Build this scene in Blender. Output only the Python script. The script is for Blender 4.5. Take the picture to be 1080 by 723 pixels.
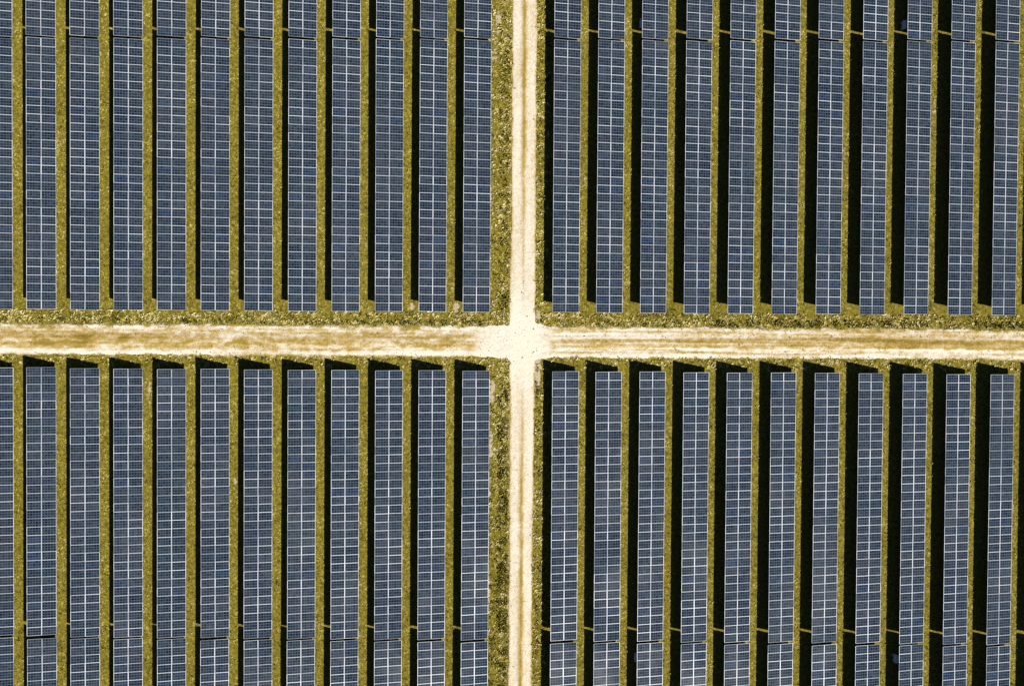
import bpy, bmesh, math, random
import numpy as np
from mathutils import Vector, Matrix

for o in list(bpy.data.objects):
    bpy.data.objects.remove(o)
C = bpy.context.scene.collection
scene = bpy.context.scene

# ---------------------------------------------------------------- camera, sky, sun, exposure
cam_d = bpy.data.cameras.new('camera')
cam = bpy.data.objects.new('camera', cam_d); C.objects.link(cam)
cam.location = (6.69916, 1.08606, 125.82695)
cam.rotation_euler = (-0.01852, 0.00661, 0.00634)
cam_d.sensor_width = 36.0
cam_d.lens = 1100.0 / 1080.0 * 36.0
cam_d.clip_start = 0.5
cam_d.clip_end = 3000.0
scene.camera = cam

SUN = Vector((0.77, -1.0, 1.0)).normalized()      # towards the sun
elev = math.asin(SUN.z)
azim = math.atan2(SUN.x, SUN.y)                            # clockwise from +Y
w = bpy.data.worlds.new('World'); scene.world = w; w.use_nodes = True
nt = w.node_tree
sky = nt.nodes.new('ShaderNodeTexSky'); sky.sky_type = 'NISHITA'; sky.sun_disc = False
sky.sun_elevation = elev; sky.sun_rotation = azim
sky.altitude = 1500; sky.air_density = 0.5; sky.dust_density = 0.2; sky.ozone_density = 1.0
bg = nt.nodes['Background']; bg.inputs['Strength'].default_value = 0.05
nt.links.new(sky.outputs['Color'], bg.inputs['Color'])

sd = bpy.data.lights.new('sun', 'SUN'); sd.energy = 5.0; sd.angle = math.radians(0.5); sd.color = (1.0, 0.96, 0.89)
sun = bpy.data.objects.new('sun', sd); C.objects.link(sun)
sun.location = SUN * 200
sun.rotation_euler = (-SUN).to_track_quat('-Z', 'Y').to_euler()

vs = scene.view_settings
vs.view_transform = 'Standard'; vs.look = 'None'; vs.gamma = 1.0; vs.use_curve_mapping = False
vs.exposure = 0.56
scene.cycles.max_bounces = 3
scene.cycles.diffuse_bounces = 0

# ---------------------------------------------------------------- measures (metres)
PITCH = 5.2207            # row to row
FIRST_RIGHT = 10.688      # high edge of the first row right of the upright track
TAU = 0.25519             # tilt, the left edge is the high one
SLOPE = 3.32              # two modules up the slope
LOW = 0.59845
MY = 1.01                 # module to module along a row
TOP_Y = 2.44265           # near end of the upper field
BOT_Y = -4.59407          # near end of the lower field
LONG = 32
SHORT = 12
GAP = 0.28
rng = np.random.default_rng(11)
random.seed(5)

def row_x(i):
    return i * PITCH if i <= 0 else (i - 1) * PITCH + FIRST_RIGHT
ROWS = range(-12, 13)
WX = SLOPE * math.cos(TAU)

# ---------------------------------------------------------------- helpers
def tag(o, label=None, cat=None, group=None, kind=None):
    if label: o['label'] = label
    if cat: o['category'] = cat
    if group: o['group'] = group
    if kind: o['kind'] = kind
    return o

def mesh_np(name, verts, faces, mat, attrs=None, smooth=False):
    """faces: (n,3) or (n,4) int array"""
    verts = np.asarray(verts, dtype=np.float32); faces = np.asarray(faces, dtype=np.int32)
    me = bpy.data.meshes.new(name)
    n, k = faces.shape
    me.vertices.add(len(verts)); me.vertices.foreach_set('co', verts.ravel())
    me.loops.add(n * k); me.loops.foreach_set('vertex_index', faces.ravel())
    me.polygons.add(n)
    me.polygons.foreach_set('loop_start', np.arange(0, n * k, k, dtype=np.int32))
    me.polygons.foreach_set('loop_total', np.full(n, k, dtype=np.int32))
    me.update(calc_edges=True)
    if smooth: me.polygons.foreach_set('use_smooth', np.ones(n, dtype=bool))
    for an, av in (attrs or {}).items():
        a = me.attributes.new(an, 'FLOAT', 'POINT'); a.data.foreach_set('value', np.asarray(av, dtype=np.float32).ravel())
    me.materials.append(mat)
    o = bpy.data.objects.new(name, me); C.objects.link(o)
    return o

def vnoise(x, y, seed=0):
    """smooth value noise, 0..1"""
    xi = np.floor(x).astype(np.int64); yi = np.floor(y).astype(np.int64)
    fx = x - xi; fy = y - yi
    fx = fx * fx * (3 - 2 * fx); fy = fy * fy * (3 - 2 * fy)
    def h(a, b):
        n = (a * 374761393 + b * 668265263 + seed * 974634777) & 0xffffffff
        n = ((n ^ (n >> 13)) * 1274126177) & 0xffffffff
        n = n ^ (n >> 16)
        return (n & 0xffff) / 65535.0
    a = h(xi, yi); b = h(xi + 1, yi); c = h(xi, yi + 1); d = h(xi + 1, yi + 1)
    return (a * (1 - fx) + b * fx) * (1 - fy) + (c * (1 - fx) + d * fx) * fy

def fbm(x, y, seed=0, octs=4):
    s = 0; amp = 1; tot = 0
    for k in range(octs):
        s = s + amp * vnoise(x * 2 ** k + 17.3 * k, y * 2 ** k - 9.1 * k, seed + k); tot += amp; amp *= 0.55
    return s / tot

def sstep(a, b, x):
    t = np.clip((x - a) / (b - a), 0, 1); return t * t * (3 - 2 * t)

# ---------------------------------------------------------------- node helpers
class NT:
    def __init__(s, name):
        s.m = bpy.data.materials.new(name); s.m.use_nodes = True
        s.t = s.m.node_tree; s.b = s.t.nodes['Principled BSDF']
    def n(s, typ, **kw):
        nd = s.t.nodes.new(typ)
        for k, v in kw.items(): setattr(nd, k, v)
        return nd
    def l(s, a, b): s.t.links.new(a, b)
    def put(s, sock, v):
        if hasattr(v, 'is_linked') or hasattr(v, 'links'): s.l(v, sock)
        else: sock.default_value = v
    def math(s, op, a, b=None, c=None, clamp=False):
        nd = s.n('ShaderNodeMath', operation=op, use_clamp=clamp)
        s.put(nd.inputs[0], a)
        if b is not None: s.put(nd.inputs[1], b)
        if c is not None: s.put(nd.inputs[2], c)
        return nd.outputs[0]
    def mix(s, f, a, b, mode='MIX'):
        nd = s.n('ShaderNodeMix', data_type='RGBA', blend_type=mode)
        s.put(nd.inputs[0], f)
        s.put(nd.inputs[6], a if not isinstance(a, tuple) else (*a, 1)); s.put(nd.inputs[7], b if not isinstance(b, tuple) else (*b, 1))
        return nd.outputs[2]
    def noise(s, vec, scale, detail=4, rough=0.55, dist=0.0):
        nd = s.n('ShaderNodeTexNoise'); s.l(vec, nd.inputs['Vector'])
        nd.inputs['Scale'].default_value = scale; nd.inputs['Detail'].default_value = detail
        nd.inputs['Roughness'].default_value = rough; nd.inputs['Distortion'].default_value = dist
        return nd.outputs[0]
    def ramp(s, f, stops):
        nd = s.n('ShaderNodeValToRGB'); s.l(f, nd.inputs[0])
        e = nd.color_ramp.elements
        while len(e) < len(stops): e.new(0.5)
        for el, (p, c) in zip(e, stops): el.position = p; el.color = (*c, 1) if isinstance(c, tuple) else (c, c, c, 1)
        return nd.outputs[0]
    def attr(s, name):
        nd = s.n('ShaderNodeAttribute'); nd.attribute_name = name; return nd.outputs['Fac']
    def coord(s, which='Object'): return s.n('ShaderNodeTexCoord').outputs[which]
    def scale(s, v, sc):
        nd = s.n('ShaderNodeMapping'); s.l(v, nd.inputs[0]); nd.inputs['Scale'].default_value = sc; return nd.outputs[0]
    def bump(s, h, strength, dist):
        nd = s.n('ShaderNodeBump'); nd.inputs['Strength'].default_value = strength; nd.inputs['Distance'].default_value = dist
        s.l(h, nd.inputs['Height']); s.l(nd.outputs[0], s.b.inputs['Normal'])
    def base(s, v): s.put(s.b.inputs['Base Color'], v if not isinstance(v, tuple) else (*v, 1))
    def rough(s, v, spec=0.3, metal=0.0):
        s.put(s.b.inputs['Roughness'], v); s.b.inputs['Specular IOR Level'].default_value = spec; s.b.inputs['Metallic'].default_value = metal

# ground soil under the grass
g = NT('soil_and_short_grass'); co = g.coord()
n1 = g.noise(co, 0.35, 3); n2 = g.noise(co, 2.6, 5, 0.65); n3 = g.noise(co, 9.0, 3, 0.7)
c = g.ramp(n2, [(0.32, (0.090, 0.072, 0.010)), (0.46, (0.200, 0.160, 0.020)), (0.58, (0.30, 0.235, 0.036)), (0.72, (0.46, 0.37, 0.12))])
c = g.mix(g.ramp(n3, [(0.35, 0.0), (0.62, 1.0)]), g.mix(0.6, c, (0.045, 0.036, 0.008)), c)
c = g.mix(g.math('MULTIPLY', g.ramp(n1, [(0.45, 0.0), (0.62, 1.0)]), 0.2), c, (0.19, 0.18, 0.012))
bare = g.attr('bare')
bn = g.math('ADD', bare, g.math('MULTIPLY', g.math('SUBTRACT', n2, 0.5), 1.3))
c = g.mix(g.ramp(bn, [(0.42, 0.0), (0.62, 1.0)]), c, g.mix(n3, (0.34, 0.25, 0.12), (0.62, 0.54, 0.38)))
g.base(c); g.rough(0.95, 0.1); g.bump(g.math('ADD', n2, n3), 0.8, 0.08)
M_ground = g.m

# dirt tracks
g = NT('pale_sandy_dirt'); co = g.coord()
fine = g.noise(co, 7.0, 4, 0.7); mid = g.noise(co, 1.6, 4, 0.6); 
along = g.attr('streak')
wear = g.attr('wear')
f = g.math('ADD', wear, g.math('MULTIPLY', g.math('SUBTRACT', fine, 0.5), 1.35))
f = g.math('ADD', f, g.math('MULTIPLY', g.math('SUBTRACT', mid, 0.5), 0.40))
c = g.ramp(f, [(0.0, (0.74, 0.68, 0.56)), (0.22, (0.61, 0.52, 0.375)), (0.42, (0.50, 0.39, 0.20)), (0.62, (0.42, 0.29, 0.085)), (1.0, (0.22, 0.145, 0.022))])
grn = g.attr('green')
gf = g.math('ADD', grn, g.math('MULTIPLY', g.math('SUBTRACT', fine, 0.5), 1.2))
c = g.mix(g.ramp(gf, [(0.45, 0.0), (0.65, 1.0)]), c, g.mix(fine, (0.14, 0.11, 0.012), (0.40, 0.32, 0.07)))
# stones and clods
vo = g.n('ShaderNodeTexVoronoi'); g.l(co, vo.inputs['Vector']); vo.inputs['Scale'].default_value = 2.2
st = g.ramp(vo.outputs['Distance'], [(0.07, 1.0), (0.12, 0.0)])
c = g.mix(g.math('MULTIPLY', st, 0.35), c, (0.20, 0.16, 0.10))
g.base(c); g.rough(0.95, 0.1); g.bump(g.math('ADD', fine, mid), 0.7, 0.06)
M_dirt = g.m

# grass blades (tint picks green > olive > straw)
def blade_mat(name, stops):
    g = NT(name)
    g.base(g.ramp(g.attr('tint'), stops)); g.rough(0.8, 0.15)
    return g.m
M_grass = blade_mat('dry_olive_grass', [(0.0, (0.060, 0.060, 0.005)), (0.25, (0.180, 0.160, 0.009)), (0.5, (0.360, 0.292, 0.016)), (0.75, (0.51, 0.41, 0.045)), (1.0, (0.70, 0.60, 0.22))])
M_weed = blade_mat('olive_weeds', [(0.0, (0.045, 0.050, 0.008)), (0.3, (0.150, 0.132, 0.014)), (0.6, (0.36, 0.29, 0.04)), (1.0, (0.72, 0.60, 0.26))])

# metals
g = NT('anodised_aluminium'); co = g.coord(); nn = g.noise(co, 30, 2)
g.base(g.mix(g.n('ShaderNodeObjectInfo').outputs['Random'], (0.20, 0.23, 0.27), (0.78, 0.81, 0.85))); g.rough(0.42, 0.5, 0.15); M_alu = g.m
g = NT('galvanised_steel'); co = g.coord(); nn = g.noise(co, 8, 3)
g.base(g.mix(nn, (0.28, 0.29, 0.30), (0.45, 0.46, 0.47))); g.rough(0.5, 0.5, 0.6); M_steel = g.m
g = NT('pale_blue_painted_steel'); co = g.coord(); nn = g.noise(co, 5, 3)
g.base(g.mix(nn, (0.70, 0.80, 0.74), (0.80, 0.88, 0.82))); g.rough(0.45, 0.5); M_cab = g.m
g = NT('grey_vent_plastic'); g.base((0.12, 0.13, 0.14)); g.rough(0.6); M_vent = g.m

# polycrystalline cells behind glass: 5 x 3 blocks on a white backsheet, thin busbars
g = NT('polycrystalline_cells')
uv = g.coord('UV')
sp = g.n('ShaderNodeSeparateXYZ'); g.l(uv, sp.inputs[0])
u, v = sp.outputs[0], sp.outputs[1]
def cellline(val, cnt, wd):
    fr = g.math('FRACT', g.math('MULTIPLY', val, cnt))
    d = g.math('ABSOLUTE', g.math('SUBTRACT', fr, 0.5))
    return g.math('GREATER_THAN', d, 0.5 - wd)
lines = g.math('MAXIMUM', cellline(u, 5.0, 0.042), cellline(v, 3.0, 0.070))
oi = g.n('ShaderNodeObjectInfo')
rn = oi.outputs['Random']
wn2 = g.n('ShaderNodeTexWhiteNoise', noise_dimensions='1D'); g.put(wn2.inputs['W'], g.math('MULTIPLY', rn, 57.3))
fl = g.n('ShaderNodeVectorMath', operation='FLOOR')
ms = g.scale(uv, (5, 3, 1)); g.l(ms, fl.inputs[0])
ad = g.n('ShaderNodeVectorMath', operation='ADD'); g.l(fl.outputs[0], ad.inputs[0])
cb = g.n('ShaderNodeCombineXYZ'); g.put(cb.inputs[0], g.math('MULTIPLY', rn, 913.0)); g.put(cb.inputs[1], g.math('MULTIPLY', rn, 377.0)); g.l(cb.outputs[0], ad.inputs[1])
wn = g.n('ShaderNodeTexWhiteNoise', noise_dimensions='3D'); g.l(ad.outputs[0], wn.inputs['Vector'])
modc = g.ramp(wn2.outputs['Value'], [(0.0, (0.002, 0.006, 0.018)), (0.3, (0.005, 0.010, 0.022)), (0.55, (0.009, 0.013, 0.030)), (0.75, (0.006, 0.017, 0.030)), (0.92, (0.022, 0.026, 0.042)), (1.0, (0.004, 0.018, 0.060))])
cellc = g.mix(wn.outputs['Value'], g.mix(0.5, modc, (0.002, 0.004, 0.010)), g.mix(0.25, modc, (0.06, 0.075, 0.10)))
c = g.mix(lines, cellc, (0.092, 0.130, 0.172))
pos = g.n('ShaderNodeNewGeometry').outputs['Position']
dust = g.math('MULTIPLY', g.ramp(g.noise(pos, 0.13, 4, 0.6), [(0.40, 0.0), (0.66, 1.0)]), 0.045)
smear = g.math('MULTIPLY', g.ramp(g.noise(g.scale(pos, (1.2, 0.35, 1)), 1.1, 4, 0.65), [(0.52, 0.0), (0.75, 1.0)]), 0.05)
c = g.mix(g.math('ADD', dust, smear), c, (0.21, 0.20, 0.185))
g.base(c); g.rough(g.math('ADD', 0.14, g.math('MULTIPLY', dust, 3.0)), 0.5)
g.b.inputs['IOR'].default_value = 1.45
M_cell = g.m
g = NT('white_backsheet'); g.base((0.7, 0.7, 0.7)); g.rough(0.6); M_back = g.m

# ---------------------------------------------------------------- road wander
def v_left(y):   # left edge of the upright track
    return 5.70 + 0.22 * (fbm(y * 0.7, y * 0 + 3, 40, 3) - .5) - 1.6 * np.exp(-((y + 1.1) / 1.9) ** 4) * 0 - 0.12 * sstep(9, 4, np.abs(y - 1))
def v_right(y):
    return 8.62 + 0.22 * (fbm(y * 0.7, y * 0 + 8, 41, 3) - .5) - 0.15 * sstep(0, -35, y)
def flare(x):    # horizontal track widens into the crossing
    d = np.minimum(np.abs(x - 5.7), np.abs(x - 8.65)); d = np.where((x > 5.7) & (x < 8.65), 0, d)
    return np.exp(-(d / 0.9) ** 1.3)
def h_north(x):
    return 0.76 - 0.05 * sstep(0, 60, np.abs(x)) + 0.45 * (fbm(x * 0.9, x * 0, 50, 4) - .5) + 0.55 * flare(x)
def h_south(x):
    return -2.98 + 0.10 * sstep(20, 60, x) - 0.45 * (fbm(x * 0.9, x * 0 + 5, 51, 4) - .5) - 0.40 * flare(x)

# ---------------------------------------------------------------- ground: one sheet, fine inside the view
def axis(lo, hi, step, far):
    inner = np.arange(lo, hi + 1e-6, step)
    left = lo - np.array([far, far * .5, far * .2, 20, 6]); right = hi + np.array([6, 20, far * .2, far * .5, far])
    return np.concatenate([left, inner, right])
gx = axis(-66, 78, 0.33, 900); gy = axis(-52, 50, 0.33, 900)
X, Y = np.meshgrid(gx, gy)
z = 0.05 * (fbm(X * 0.6, Y * 0.6, 3, 3) - 0.5)
nearroad = np.minimum(sstep(0.3, 1.5, np.maximum(v_left(Y) - X, X - v_right(Y))), sstep(0.3, 1.5, np.maximum(h_south(X) - Y, Y - h_north(X))))
z = z * nearroad - 0.0
bare = 0.10 * fbm(X * 0.25, Y * 0.25, 9, 3)
SPOTS = [(3.55, -7.0, .50, 1.6, .75), (3.45, -13.5, .38, 2.4, .75), (3.3, -19, .28, 2.5, .6), (3.25, -31, .3, 3.0, .6), (3.7, -26, .3, 2.0, .5),
         (4.0, 37.5, .6, 2.0, .55), (3.6, 33.5, .5, 2.5, .5), (3.3, 6, .3, 2.2, .55), (3.7, 23, .25, 4, .45), (9.1, -5.2, .4, 1.8, .65), (9.2, 2.0, .5, .9, .5),
         (-0.9, 3.1, .5, .9, .5), (-6.2, 2.9, .45, .8, .42), (3.9, 3.4, .5, 1.0, .45), (4.9, 8, .25, 3, .35), (5.2, -38, .2, 4, .35)]
for i in ROWS:
    xx = row_x(i)
    SPOTS += [(xx - 0.9, 3.0, .5, .6, .1 + .3 * random.random()), (xx - 1.3, -3.9, .35, .6, .1 + .3 * random.random())]
    for k in range(7):
        SPOTS.append((xx - 1.5 + random.uniform(-.3, .5), random.choice([random.uniform(4, 44), random.uniform(-48, -6)]), .35, random.uniform(.5, 1.8), random.uniform(.1, .42)))
def spots_at(x, y):
    t = np.zeros_like(x)
    for cx, cy, rx, ry, a in SPOTS: t = t + a * np.exp(-(((x - cx) / rx) ** 2 + ((y - cy) / ry) ** 2))
    return t * (0.45 + 1.1 * fbm(x * 1.7, y * 1.7, 12, 4))
bare += spots_at(X, Y)
edge = np.maximum(np.exp(-((X - v_left(Y) + .1) / .3) ** 2), np.exp(-((X - v_right(Y) - .1) / .3) ** 2))
bare += 0.45 * edge
bare += 0.50 * np.maximum(np.exp(-((Y - h_north(X)) / .28) ** 2), np.exp(-((Y - h_south(X)) / .28) ** 2))
nx, ny = len(gx), len(gy)
idx = np.arange(nx * ny).reshape(ny, nx)
F = np.stack([idx[:-1, :-1], idx[:-1, 1:], idx[1:, 1:], idx[1:, :-1]], -1).reshape(-1, 4)
ground = mesh_np('ground', np.stack([X, Y, z], -1).reshape(-1, 3), F, M_ground, {'bare': bare}, True)
tag(ground, 'flat olive and straw coloured meadow ground under the solar tables', 'ground', kind='structure')

# ---------------------------------------------------------------- the two dirt tracks
def strip(name, ts, ns, fa, fb, horizontal, zoff, colf, label):
    T, S = np.meshgrid(ts, np.linspace(0, 1, ns), indexing='ij')
    A, B = fa(T), fb(T)
    Q = A + (B - A) * S
    XX, YY = (T, Q) if horizontal else (Q, T)
    zz, wear, green, = colf(XX, YY, S)
    rim = sstep(0, .07, S) * sstep(1, .93, S)
    if not horizontal: rim = np.where(np.abs(T + 1.1) < 2.6, 0.3, rim)
    zz = zoff + zz * rim
    n0, n1_ = T.shape
    idx = np.arange(n0 * n1_).reshape(n0, n1_)
    F = np.stack([idx[:-1, :-1], idx[1:, :-1], idx[1:, 1:], idx[:-1, 1:]], -1).reshape(-1, 4)
    if horizontal is False: F = F[:, ::-1]
    o = mesh_np(name, np.stack([XX, YY, zz], -1).reshape(-1, 3), F, M_dirt, {'wear': wear, 'green': green, 'streak': wear * 0}, True)
    return tag(o, label, 'dirt track', kind='structure')

def col_v(X_, Y_, S):
    cx = 7.17 + 0.10 * (fbm(Y_ * 0.15, Y_ * 0, 60, 2) - .5)
    d = np.abs(X_ - cx)
    away = np.maximum(sstep(4.0, 26.0, Y_), sstep(-4.5, -22.0, Y_))
    ridge = np.exp(-(d / (0.22 + 0.22 * fbm(Y_ * .8, Y_ * 0 + 4, 69, 3))) ** 2.2)
    thin = np.exp(-((X_ - cx - .0) / 0.12) ** 2) * np.maximum(sstep(2, 7, Y_), sstep(-4, -8, Y_))
    n = fbm(X_ * 2.2, Y_ * 0.9, 61, 4); n2 = fbm(X_ * 1.2, Y_ * 0.16, 67, 4)
    cross = np.exp(-((Y_ + 0.8) / 4.5) ** 2)
    wear = 0.12 + 0.30 * (n2 - .5) + ridge * away * (0.10 + 0.75 * n) + 0.22 * thin
    edge_ = (np.exp(-(S / .05) ** 2) + np.exp(-((1 - S) / .05) ** 2)) * sstep(2.2, 3.2, np.abs(Y_ + 1.1))
    wear += 0.38 * edge_ - 0.24 * cross
    green = ridge * away * (0.05 + 0.75 * n)
    zz = 0.05 * ridge * away + 0.012 * (n - .5) + 0.015
    return zz, wear, green
def band(y, a, b, soft=0.12):
    return sstep(a - soft, a + soft, y) * sstep(b + soft, b - soft, y)
def col_h(X_, Y_, S):
    wob = 0.30 * (fbm(X_ * 0.22, X_ * 0 + 1, 68, 4) - .5)
    yy = Y_ + wob
    n = fbm(X_ * 0.30, Y_ * 2.2, 62, 5); n2 = fbm(X_ * 1.1, Y_ * 2.4, 63, 4); long = fbm(X_ * 0.13, X_ * 0 + 2, 64, 3)
    right = sstep(8, 12, X_)
    fr = sstep(26, 44, X_)
    far = sstep(0.3, 6.0, np.maximum((5.7 - X_) - 1.2, (X_ - 8.6) * 1.5))
    # left half: scuffed tan with broken ochre, pale lower rut, thin pale upper rut
    st3 = fbm(X_ * 0.12, (Y_ + .3 * wob) * 4.5, 73, 3)
    L = 0.38 + 0.75 * (st3 - .5) + 0.40 * (fbm(X_ * 2.6, Y_ * 3.4, 71, 3) - .5) + 0.60 * (n - .5) + 0.95 * (n2 - .5) + 0.16 * band(yy, -1.9, -0.1, .35) * (0.3 + 1.3 * long)
    L = L - 0.34 * band(Y_ + wob * .3, -2.85, -2.32) - 0.16 * band(Y_, 0.25, 0.60)
    for sx_, sy_, am in [(-45.9, -.95, .45), (-41.2, -0.85, .40), (-36.4, -0.9, .22), (-50.5, -1.5, .30), (-17, -0.6, .30), (-2.2, -1.25, .25), (1.0, -1.9, .30), (-31, -.6, .2), (-27, -1.5, .2)]:
        L = L + am * np.exp(-((X_ - sx_) / .9) ** 2 - ((Y_ - sy_) / .55) ** 2)
    L = L - 0.45 * np.exp(-((X_ + 43.0) / .9) ** 2 - ((Y_ + 2.0) / .6) ** 2)
    # right half: ochre ridge between two pale ruts and a thin ochre line
    n3 = fbm(X_ * 2.6, Y_ * 3.4, 70, 3)
    st2 = fbm(X_ * 0.10, (Y_ + .25 * wob) * 5.0, 72, 3)
    R_ = 0.27 + 1.15 * (st2 - .5) + 0.40 * (n - .5) + 0.50 * (n2 - .5) + 0.55 * (n3 - .5) - 0.12 * band(Y_, -0.55, -0.10) - 0.26 * band(Y_, -2.95, -2.50) - 0.18 * band(Y_, -2.10, -1.78) + (0.34 + 0.16 * fr) * band(yy + .5 * (n2 - .5), -1.72, -0.72 + 0.2 * fr, .30) * (.55 + .9 * long)
    R_ = R_ + 0.30 * band(yy, -2.42, -2.20, .08) * (1 - fr) + 0.16 * band(yy, -0.6, 0.2) * fr + 0.10 * band(Y_, 0.3, 0.8)
    base_ = L * (1 - right) + R_ * right
    cross = -0.02 + 0.30 * (n2 - .5)
    wear = cross * (1 - far) + base_ * far
    green = far * (right * band(yy, -1.6, -0.65, .3) * (0.0 + 1.0 * n3 * n) * (0.5 + .5 * fr) + (1 - right) * 0.30 * band(yy, -1.8, -0.2, .3) * sstep(.5, .7, n2))
    rag = np.exp(-(S / .09) ** 2) + np.exp(-((1 - S) / .12) ** 2)
    green = green + far * (0.60 * rag * (0.3 + 1.3 * n2) + 0.42 * (1 - right) * sstep(.52, .66, n) * band(Y_, -2.2, .4, .2))
    zz = 0.012 + 0.05 * band(yy, -1.8, -.6, .3) * far + 0.05 * (n2 - .5)
    return np.maximum(zz, 0.004), wear, green

ty = np.concatenate([[-400, -120], np.arange(-60, 58, 0.2), [120, 400]]).astype(float)
strip('upright_dirt_track', ty, 25, v_left, v_right, False, 0.040, col_v, 'pale cream two-rut dirt track running up the picture between the fields')
txl = np.concatenate([[-400, -130], np.arange(-80, 6.2, 0.2)]).astype(float)
strip('level_dirt_track', txl, 31, h_south, h_north, True, 0.030, col_h, 'rough ochre and cream dirt track left of the crossing').name = 'cross_dirt_track'
txr = np.concatenate([np.arange(8.1, 92, 0.2), [130, 400]]).astype(float)
strip('cross_dirt_track', txr, 31, h_south, h_north, True, 0.030, col_h, 'dirt track with an ochre middle ridge right of the crossing')

# ---------------------------------------------------------------- solar module meshes
def box(bm, x0, x1, y0, y1, z0, z1, mi=0, skip_bottom=False):
    vv = [bm.verts.new(p) for p in ((x0,y0,z0),(x1,y0,z0),(x1,y1,z0),(x0,y1,z0),(x0,y0,z1),(x1,y0,z1),(x1,y1,z1),(x0,y1,z1))]
    for f in ((0,3,2,1),(4,5,6,7),(0,1,5,4),(1,2,6,5),(2,3,7,6),(3,0,4,7)):
        if skip_bottom and f == (0,3,2,1): continue
        fc = bm.faces.new([vv[k] for k in f]); fc.material_index = mi
    return vv

ML, MW = 1.652, 1.0
def module_mesh():
    bm = bmesh.new(); uvl = bm.loops.layers.uv.new('UVMap')
    hx, hy, e, s_ = ML / 2, MW / 2, 0.042, 0.026
    box(bm, -hx, -hx + e, -hy, hy, -0.042, 0.0); box(bm, hx - e, hx, -hy, hy, -0.042, 0.0)
    box(bm, -hx + e, hx - e, -hy, -hy + s_, -0.042, -0.0005); box(bm, -hx + e, hx - e, hy - s_, hy, -0.042, -0.0005)
    vv = [bm.verts.new(p) for p in ((-hx + e, -hy + s_, -0.005), (hx - e, -hy + s_, -0.005), (hx - e, hy - s_, -0.005), (-hx + e, hy - s_, -0.005))]
    f = bm.faces.new(vv); f.material_index = 1
    for lp, q in zip(f.loops, ((0, 0), (1, 0), (1, 1), (0, 1))): lp[uvl].uv = q
    vv = [bm.verts.new(p) for p in ((-hx + e, -hy + s_, -0.012), (-hx + e, hy - s_, -0.012), (hx - e, hy - s_, -0.012), (hx - e, -hy + s_, -0.012))]
    f = bm.faces.new(vv); f.material_index = 2
    # junction box on the back
    box(bm, hx - 0.35, hx - 0.23, -0.06, 0.06, -0.035, -0.0125, 3)
    me = bpy.data.meshes.new('solar_module'); bm.to_mesh(me); bm.free()
    for m in (M_alu, M_cell, M_back, M_vent): me.materials.append(m)
    return me
ME_MOD = module_mesh()

def simple_mesh(name, fn, mat):
    bm = bmesh.new(); fn(bm); me = bpy.data.meshes.new(name); bm.to_mesh(me); bm.free(); me.materials.append(mat); return me

def rail_mesh(length):
    def fn(bm):      # lipped channel
        h = length / 2
        box(bm, -0.030, 0.030, -h, h, -0.004, 0.0)
        box(bm, -0.030, -0.026, -h, h, -0.080, -0.0045)
        box(bm, -0.0255, 0.030, -h, h, -0.080, -0.076)
    return simple_mesh('rail', fn, M_steel)
def rafter_fn(bm):
    box(bm, -1.45, 1.45, -0.030, 0.030, -0.10, 0.0)
    for x in (-1.05, 1.05): box(bm, x - .07, x + .07, -0.034, 0.034, -0.14, -0.02)
ME_RAFTER = simple_mesh('rafter', rafter_fn, M_steel)
def post_mesh(h):
    def fn(bm):      # driven H pile with a cap plate
        box(bm, -0.05, -0.044, -0.05, 0.05, 0, h); box(bm, 0.044, 0.05, -0.05, 0.05, 0, h); box(bm, -0.0435, 0.0435, -0.004, 0.004, 0, h)
        box(bm, -0.07, 0.07, -0.06, 0.06, h, h + 0.012)
    return simple_mesh('post', fn, M_steel)
ct, st_ = math.cos(TAU), math.sin(TAU)
HIGH = LOW + SLOPE * st_
def plane_z(x):      # top plane height at local x (0 = middle of the table)
    return (LOW + HIGH) / 2 - x * math.tan(TAU)
PX = (-1.05, 1.10)
ME_POST = [post_mesh(plane_z(x) - 0.045 - 0.08 - 0.115 - 0.0) for x in PX]

def link(name, me, parent, loc, rot=(0, 0, 0)):
    o = bpy.data.objects.new(name, me); C.objects.link(o); o.parent = parent; o.location = loc; o.rotation_euler = rot
    return o

def make_table(n):
    root = bpy.data.objects.new('solar_table', None); C.objects.link(root); root.empty_display_size = 0.5
    L = n * MY; zc = (LOW + HIGH) / 2
    q = SLOPE / 4
    for k in range(n):
        y = -L / 2 + (k + 0.5) * MY
        for s in (-1, 1):
            link('solar_module', ME_MOD, root, (s * q * ct, y, zc - s * q * st_), (0, TAU, 0))
    rm = rail_mesh(L - 0.1)
    for d in (-1.25, -0.42, 0.42, 1.25):
        dn = -0.044      # below the frames, measured normal to the slope
        link('rail', rm, root, (d * ct + dn * st_, 0, zc - d * st_ + dn * ct), (0, TAU, 0))
    cnt = max(2, round(L / 4.6)); 
    for k in range(cnt):
        y = -L / 2 + L * (k + 0.5) / cnt
        dn = -0.126
        link('rafter', ME_RAFTER, root, (dn * st_, y, zc + dn * ct), (0, TAU, 0))
        for x, me in zip(PX, ME_POST): link('post', me, root, (x, y, 0))
    return root

def copy_table(src):
    r = src.copy(); C.objects.link(r)
    for ch in src.children:
        c_ = ch.copy(); C.objects.link(c_); c_.parent = r
    return r

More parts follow.
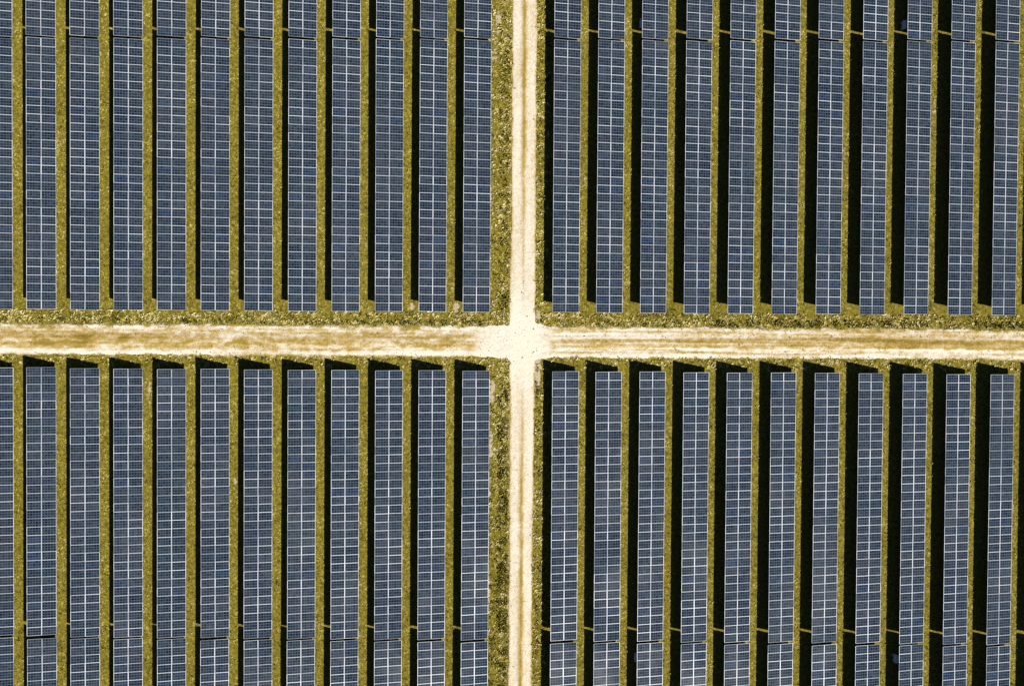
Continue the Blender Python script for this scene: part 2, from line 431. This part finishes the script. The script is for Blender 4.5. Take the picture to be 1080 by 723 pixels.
ORD = ['first', 'second', 'third', 'fourth', 'fifth', 'sixth', 'seventh', 'eighth', 'ninth', 'tenth', 'eleventh', 'twelfth', 'thirteenth']
first = {}
def place(n, i, yc, where):
    if n not in first: first[n] = make_table(n); t = first[n]
    else: t = copy_table(first[n])
    t.location = (row_x(i) + WX / 2 + rng.normal(0, .015), yc + rng.normal(0, .03), rng.normal(0, .012))
    t.rotation_euler = (rng.normal(0, .0006), rng.normal(0, .002), rng.normal(0, .0004))
    side, o = ('left', ORD[-i]) if i <= 0 else ('right', ORD[i - 1])
    top = where.startswith('top')
    if n == LONG:
        tag(t, 'long blue solar table %s the level dirt track, %s one %s of the upright track' % ('above' if top else 'below', o, side),
            'solar table', 'long solar tables')
    else:
        tag(t, 'solar table cut by the %s picture edge, %s one %s of the upright track' % ('top' if top else 'bottom', o, side),
            'solar table', 'solar tables running out of the picture')
    # slight unevenness of the modules
    for ch in t.children:
        if ch.name.startswith('solar_module'):
            ch.rotation_euler = (rng.normal(0, .0035), TAU + rng.normal(0, .004), 0)
            ch.location.y = ch.location.y + float(np.clip(rng.normal(0, 0.003), -.004, .004))
    return t
LL, LS = LONG * MY, SHORT * MY
for i in ROWS:
    place(LONG, i, TOP_Y + LL / 2, 'top')
for i in ROWS:
    place(LONG, i, BOT_Y - LL / 2, 'bottom')
for i in ROWS:
    place(SHORT, i, TOP_Y + LL + GAP + LS / 2, 'top')
for i in ROWS:
    place(SHORT, i, BOT_Y - LL - GAP - LS / 2, 'bottom')

# ---------------------------------------------------------------- inverter cabinets behind the high edges
def make_cabinet():
    root = bpy.data.objects.new('inverter_cabinet', None); C.objects.link(root)
    def body(bm):
        vs_ = box(bm, -0.17, 0.17, -0.44, 0.44, 0.12, 0.86)
        bmesh.ops.bevel(bm, geom=list(bm.edges), offset=0.015, segments=2, affect='EDGES')
    link('body', simple_mesh('body', body, M_cab), root, (0, 0, 0))
    def roof(bm):
        vv = box(bm, -0.22, 0.20, -0.48, 0.48, 0.863, 0.885)
        for v_ in vv:
            if v_.co.z > 0.88 and v_.co.x > 0: v_.co.z += 0.04
    link('roof', simple_mesh('roof', roof, M_cab), root, (0, 0, 0))
    def door(bm): box(bm, -0.186, -0.172, -0.40, 0.40, 0.16, 0.82)
    d = link('door', simple_mesh('door', door, M_cab), root, (0, 0, 0))
    def handle(bm): box(bm, -0.21, -0.188, 0.30, 0.33, 0.42, 0.58)
    link('handle', simple_mesh('handle', handle, M_vent), d, (0, 0, 0))
    def vent(bm):
        for k in range(5): box(bm, -0.192, -0.188, -0.2, 0.2, 0.22 + k * 0.035, 0.24 + k * 0.035)
    link('vent', simple_mesh('vent', vent, M_vent), d, (0, 0, 0))
    for yy in (-0.34, 0.34):
        def leg(bm): box(bm, -0.04, 0.04, yy - .04, yy + .04, 0, 0.118)
        link('leg', simple_mesh('leg', leg, M_steel), root, (0, 0, 0))
    return root
def copy_tree(o, parent=None):
    c_ = o.copy(); C.objects.link(c_)
    if parent: c_.parent = parent
    for ch in o.children: copy_tree(ch, c_)
    return c_
cab0 = None
for i, y, lab in ((3, 36.95, 'pale blue cabinet at the top edge behind the third table right of the upright track'),
                  (9, 36.9, 'pale blue cabinet at the top edge behind the ninth table right of the upright track'),
                  (3, -39.0, 'pale blue cabinet at the bottom edge behind the third table right of the upright track'),
                  (9, -38.9, 'pale blue cabinet at the bottom edge behind the ninth table right of the upright track')):
    c_ = cab0 = make_cabinet() if cab0 is None else cab0
    if 'label' in cab0.keys(): c_ = copy_tree(cab0)
    c_.location = (row_x(i) - (0.12 if i == 9 else 0.04), y, 0)
    tag(c_, lab, 'cabinet', 'inverter cabinets behind the tables')

# ---------------------------------------------------------------- grass and weeds
def tufts(name, pos, rad, hgt, tint, nb, mat, bladew=0.05, spread=1.0):
    n = len(pos)
    ang = rng.uniform(0, 2 * np.pi, (n, 1)) + np.arange(nb)[None, :] * (2 * np.pi / nb) + rng.normal(0, .4, (n, nb))
    r = rad[:, None] * rng.uniform(.5, 1.2, (n, nb)) * spread
    h = hgt[:, None] * rng.uniform(.5, 1.15, (n, nb))
    cx = pos[:, 0:1]; cy = pos[:, 1:2]
    dx, dy = np.cos(ang), np.sin(ang)
    w = bladew * rng.uniform(.7, 1.4, (n, nb)) * (rad[:, None] / 0.18)
    b0x = cx + dx * r * .12; b0y = cy + dy * r * .12
    mx = cx + dx * r * .6; my = cy + dy * r * .6
    A = np.stack([b0x, b0y, np.full_like(b0x, -0.01)], -1)
    B = np.stack([mx - dy * w, my + dx * w, h * .85], -1)
    D = np.stack([mx + dy * w, my - dx * w, h * .85], -1)
    T = np.stack([cx + dx * r, cy + dy * r, h * rng.uniform(.5, 1.05, (n, nb))], -1)
    V = np.stack([A, D, T, B], 2).reshape(-1, 3)
    F = np.arange(n * nb * 4).reshape(-1, 4)
    tn = np.repeat(np.clip(tint[:, None] + rng.normal(0, .10, (n, nb)), 0, 1).reshape(-1), 4)
    return mesh_np(name, V, F, mat, {'tint': tn})

def density_mask(x, y):
    """lit strips between the rows get full growth, ground under tables is sparse"""
    d = np.zeros_like(x)
    near = np.abs(y + 1.08) < 3.45      # verge band of the level track
    for i in ROWS:
        rx = row_x(i); lo = rx + WX - 0.6; hi = (row_x(i + 1) if i != 0 else 12.0) - 0.75
        d = np.maximum(d, ((x > lo) & (x < hi)).astype(float))
    d = np.maximum(d, ((x > 2.5) & (x < 10.2)).astype(float))
    d = np.where(near | (y > 49) | (y < -50), 1.0, np.maximum(d, 0.05))
    q = rng.exponential(0.10, x.shape)
    inroad = ((x > v_left(y) + q) & (x < v_right(y) - q)) | ((y > h_south(x) + q * 1.6) & (y < h_north(x) - q * 1.6))
    mid_ = (y > -2.1) & (y < -0.1) & (np.maximum(5.7 - x, x - 8.7) > 3.5)
    sparse = np.where(mid_, 0.8 * sstep(.50, .68, fbm(x * .5, y * 1.8, 86, 3)), 0.0)
    return np.where(inroad, sparse, d)

XR, YR = (-65, 76), (-49, 47)
N = 620000
P = np.stack([rng.uniform(*XR, N), rng.uniform(*YR, N)], -1)
dm = density_mask(P[:, 0], P[:, 1])
cl = fbm(P[:, 0] * 0.9, P[:, 1] * 0.9, 80, 4)
keep = rng.uniform(0, 1, N) < dm * (0.30 + 0.9 * cl) * 0.80
keep &= (spots_at(P[:, 0], P[:, 1]) < rng.uniform(.12, .5, N))
Pb = P[keep]
tint = 0.53 + 0.55 * (fbm(Pb[:, 0] * 0.22, Pb[:, 1] * 0.22, 81, 4) - .5) + 0.8 * (fbm(Pb[:, 0] * 1.3, Pb[:, 1] * 1.3, 84, 3) - .5) + 1.1 * (fbm(Pb[:, 0] * 3.6, Pb[:, 1] * 3.6, 85, 2) - .5) + rng.normal(0, .16, len(Pb))
gr = tufts('grass', Pb, rng.uniform(.06, .15, len(Pb)), rng.uniform(.02, .07, len(Pb)) + .16 * (rng.uniform(0, 1, len(Pb)) < .12) * rng.uniform(.4, 1, len(Pb)), tint, 5, M_grass, 0.045)
tag(gr, 'short dry olive and yellow grass growing between the solar rows', 'grass', kind='stuff')

# weeds: coarse clumps on the verges
def region(n, x0, x1, y0, y1): return np.stack([rng.uniform(x0, x1, n), rng.uniform(y0, y1, n)], -1)
W_ = [region(5200, 3.1, 5.65, 1.2, 47), region(7000, 3.1, 5.6, -49, -3.6), region(2600, 8.8, 10.1, 1.2, 47), region(2800, 8.6, 10.0, -49, -3.8),
      region(9500, -64, 5.5, 0.9, 2.4), region(9000, 8.9, 75, 0.85, 2.4), region(3200, -64, 5.5, -4.3, -3.1), region(3000, 8.9, 75, -4.3, -3.0)]
W_ = np.concatenate(W_)
cl = fbm(W_[:, 0] * 1.1, W_[:, 1] * 1.1, 90, 4)
# a denser band 4.5..5.4 m, greener low down the picture
dens = 0.35 + 0.5 * np.exp(-((W_[:, 0] - 4.95) / .45) ** 2) + 0.4 * (np.exp(-((W_[:, 1] - 1.05) / .3) ** 2))
keep = (rng.uniform(0, 1, len(W_)) < dens * (.15 + .50 * sstep(.38, .62, cl))) & (density_mask(W_[:, 0], W_[:, 1]) > .5) & (spots_at(W_[:, 0], W_[:, 1]) < rng.uniform(.15, .5, len(W_)))
W_ = W_[keep]
tint = 0.70 + 1.2 * (fbm(W_[:, 0] * 2.8, W_[:, 1] * 2.8, 92, 2) - .5) + 0.7 * (fbm(W_[:, 0] * .5, W_[:, 1] * .5, 91, 3) - .5) + rng.normal(0, .24, len(W_))
tint -= 0.22 * sstep(-22, -32, W_[:, 1]) * (W_[:, 0] < 6) + 0.05 * ((W_[:, 1] > .5) & (W_[:, 1] < 1.5))
wd = tufts('weeds', W_, rng.uniform(.10, .26, len(W_)), rng.uniform(.05, .20, len(W_)), tint, 7, M_weed, 0.055)
tag(wd, 'coarse green and straw weeds lining the edges of the dirt tracks', 'weeds', kind='stuff')

# taller darker clumps: the bushy line left of the upright track and the greener corner on the far right
B_ = np.concatenate([region(5200, 4.35, 5.45, -49, -7), region(1500, 4.3, 5.5, 2, 46), region(2400, 30, 75, 0.9, 1.5), region(1500, -64, 5, 0.8, 1.25), region(900, 8.9, 9.6, -49, 46)])
cl = fbm(B_[:, 0] * 1.6, B_[:, 1] * 1.6, 95, 4)
B_ = B_[(cl > .52) & (rng.uniform(0, 1, len(B_)) < .42) & (np.abs(B_[:, 1] + 1.1) > 2.0)]
dk = tufts('dark_weeds', B_, rng.uniform(.10, .20, len(B_)), rng.uniform(.14, .36, len(B_)), 0.42 + rng.normal(0, .22, len(B_)), 7, M_weed, 0.05)
tag(dk, 'taller dark green bushy weeds in a broken line beside the upright track', 'weeds', kind='stuff')

# loose stones and clods on both tracks
n = 3200
S1 = region(n // 2, -62, 74, -2.9, 0.7); S2 = region(n // 6, 5.8, 8.6, -46, 44); S3 = region(15, 0.5, 5.6, -2.7, 0.6)
Q = np.concatenate([S1, S2, S3]); k = len(Q)
r_ = 0.022 + rng.exponential(0.020, k); r_ = np.clip(r_, 0, .11)
octv = np.array([[1, 0, 0], [0, 1, 0], [-1, 0, 0], [0, -1, 0], [0, 0, 1], [0, 0, -1]], float)
octf = np.array([[0, 1, 4], [1, 2, 4], [2, 3, 4], [3, 0, 4], [1, 0, 5], [2, 1, 5], [3, 2, 5], [0, 3, 5]])
V = octv[None] * rng.uniform(.6, 1.3, (k, 6, 1)) * r_[:, None, None]
V[:, :, 2] *= 0.8
V[:, :, 0] += Q[:, 0:1]; V[:, :, 1] += Q[:, 1:2]; V[:, :, 2] += 0.055
Fs = (octf[None] + 6 * np.arange(k)[:, None, None]).reshape(-1, 3)
g = NT('loose_stones'); g.base(g.ramp(g.attr('tint'), [(0.0, (0.22, 0.18, 0.12)), (0.5, (0.42, 0.35, 0.25)), (1.0, (0.62, 0.56, 0.47))])); g.rough(0.9, 0.2)
stn = mesh_np('loose_stones', V.reshape(-1, 3), Fs, g.m, {'tint': np.repeat(rng.uniform(0, 1, k), 6)})
tag(stn, 'loose stones and clods scattered over the pale dirt tracks', 'stones', kind='stuff')
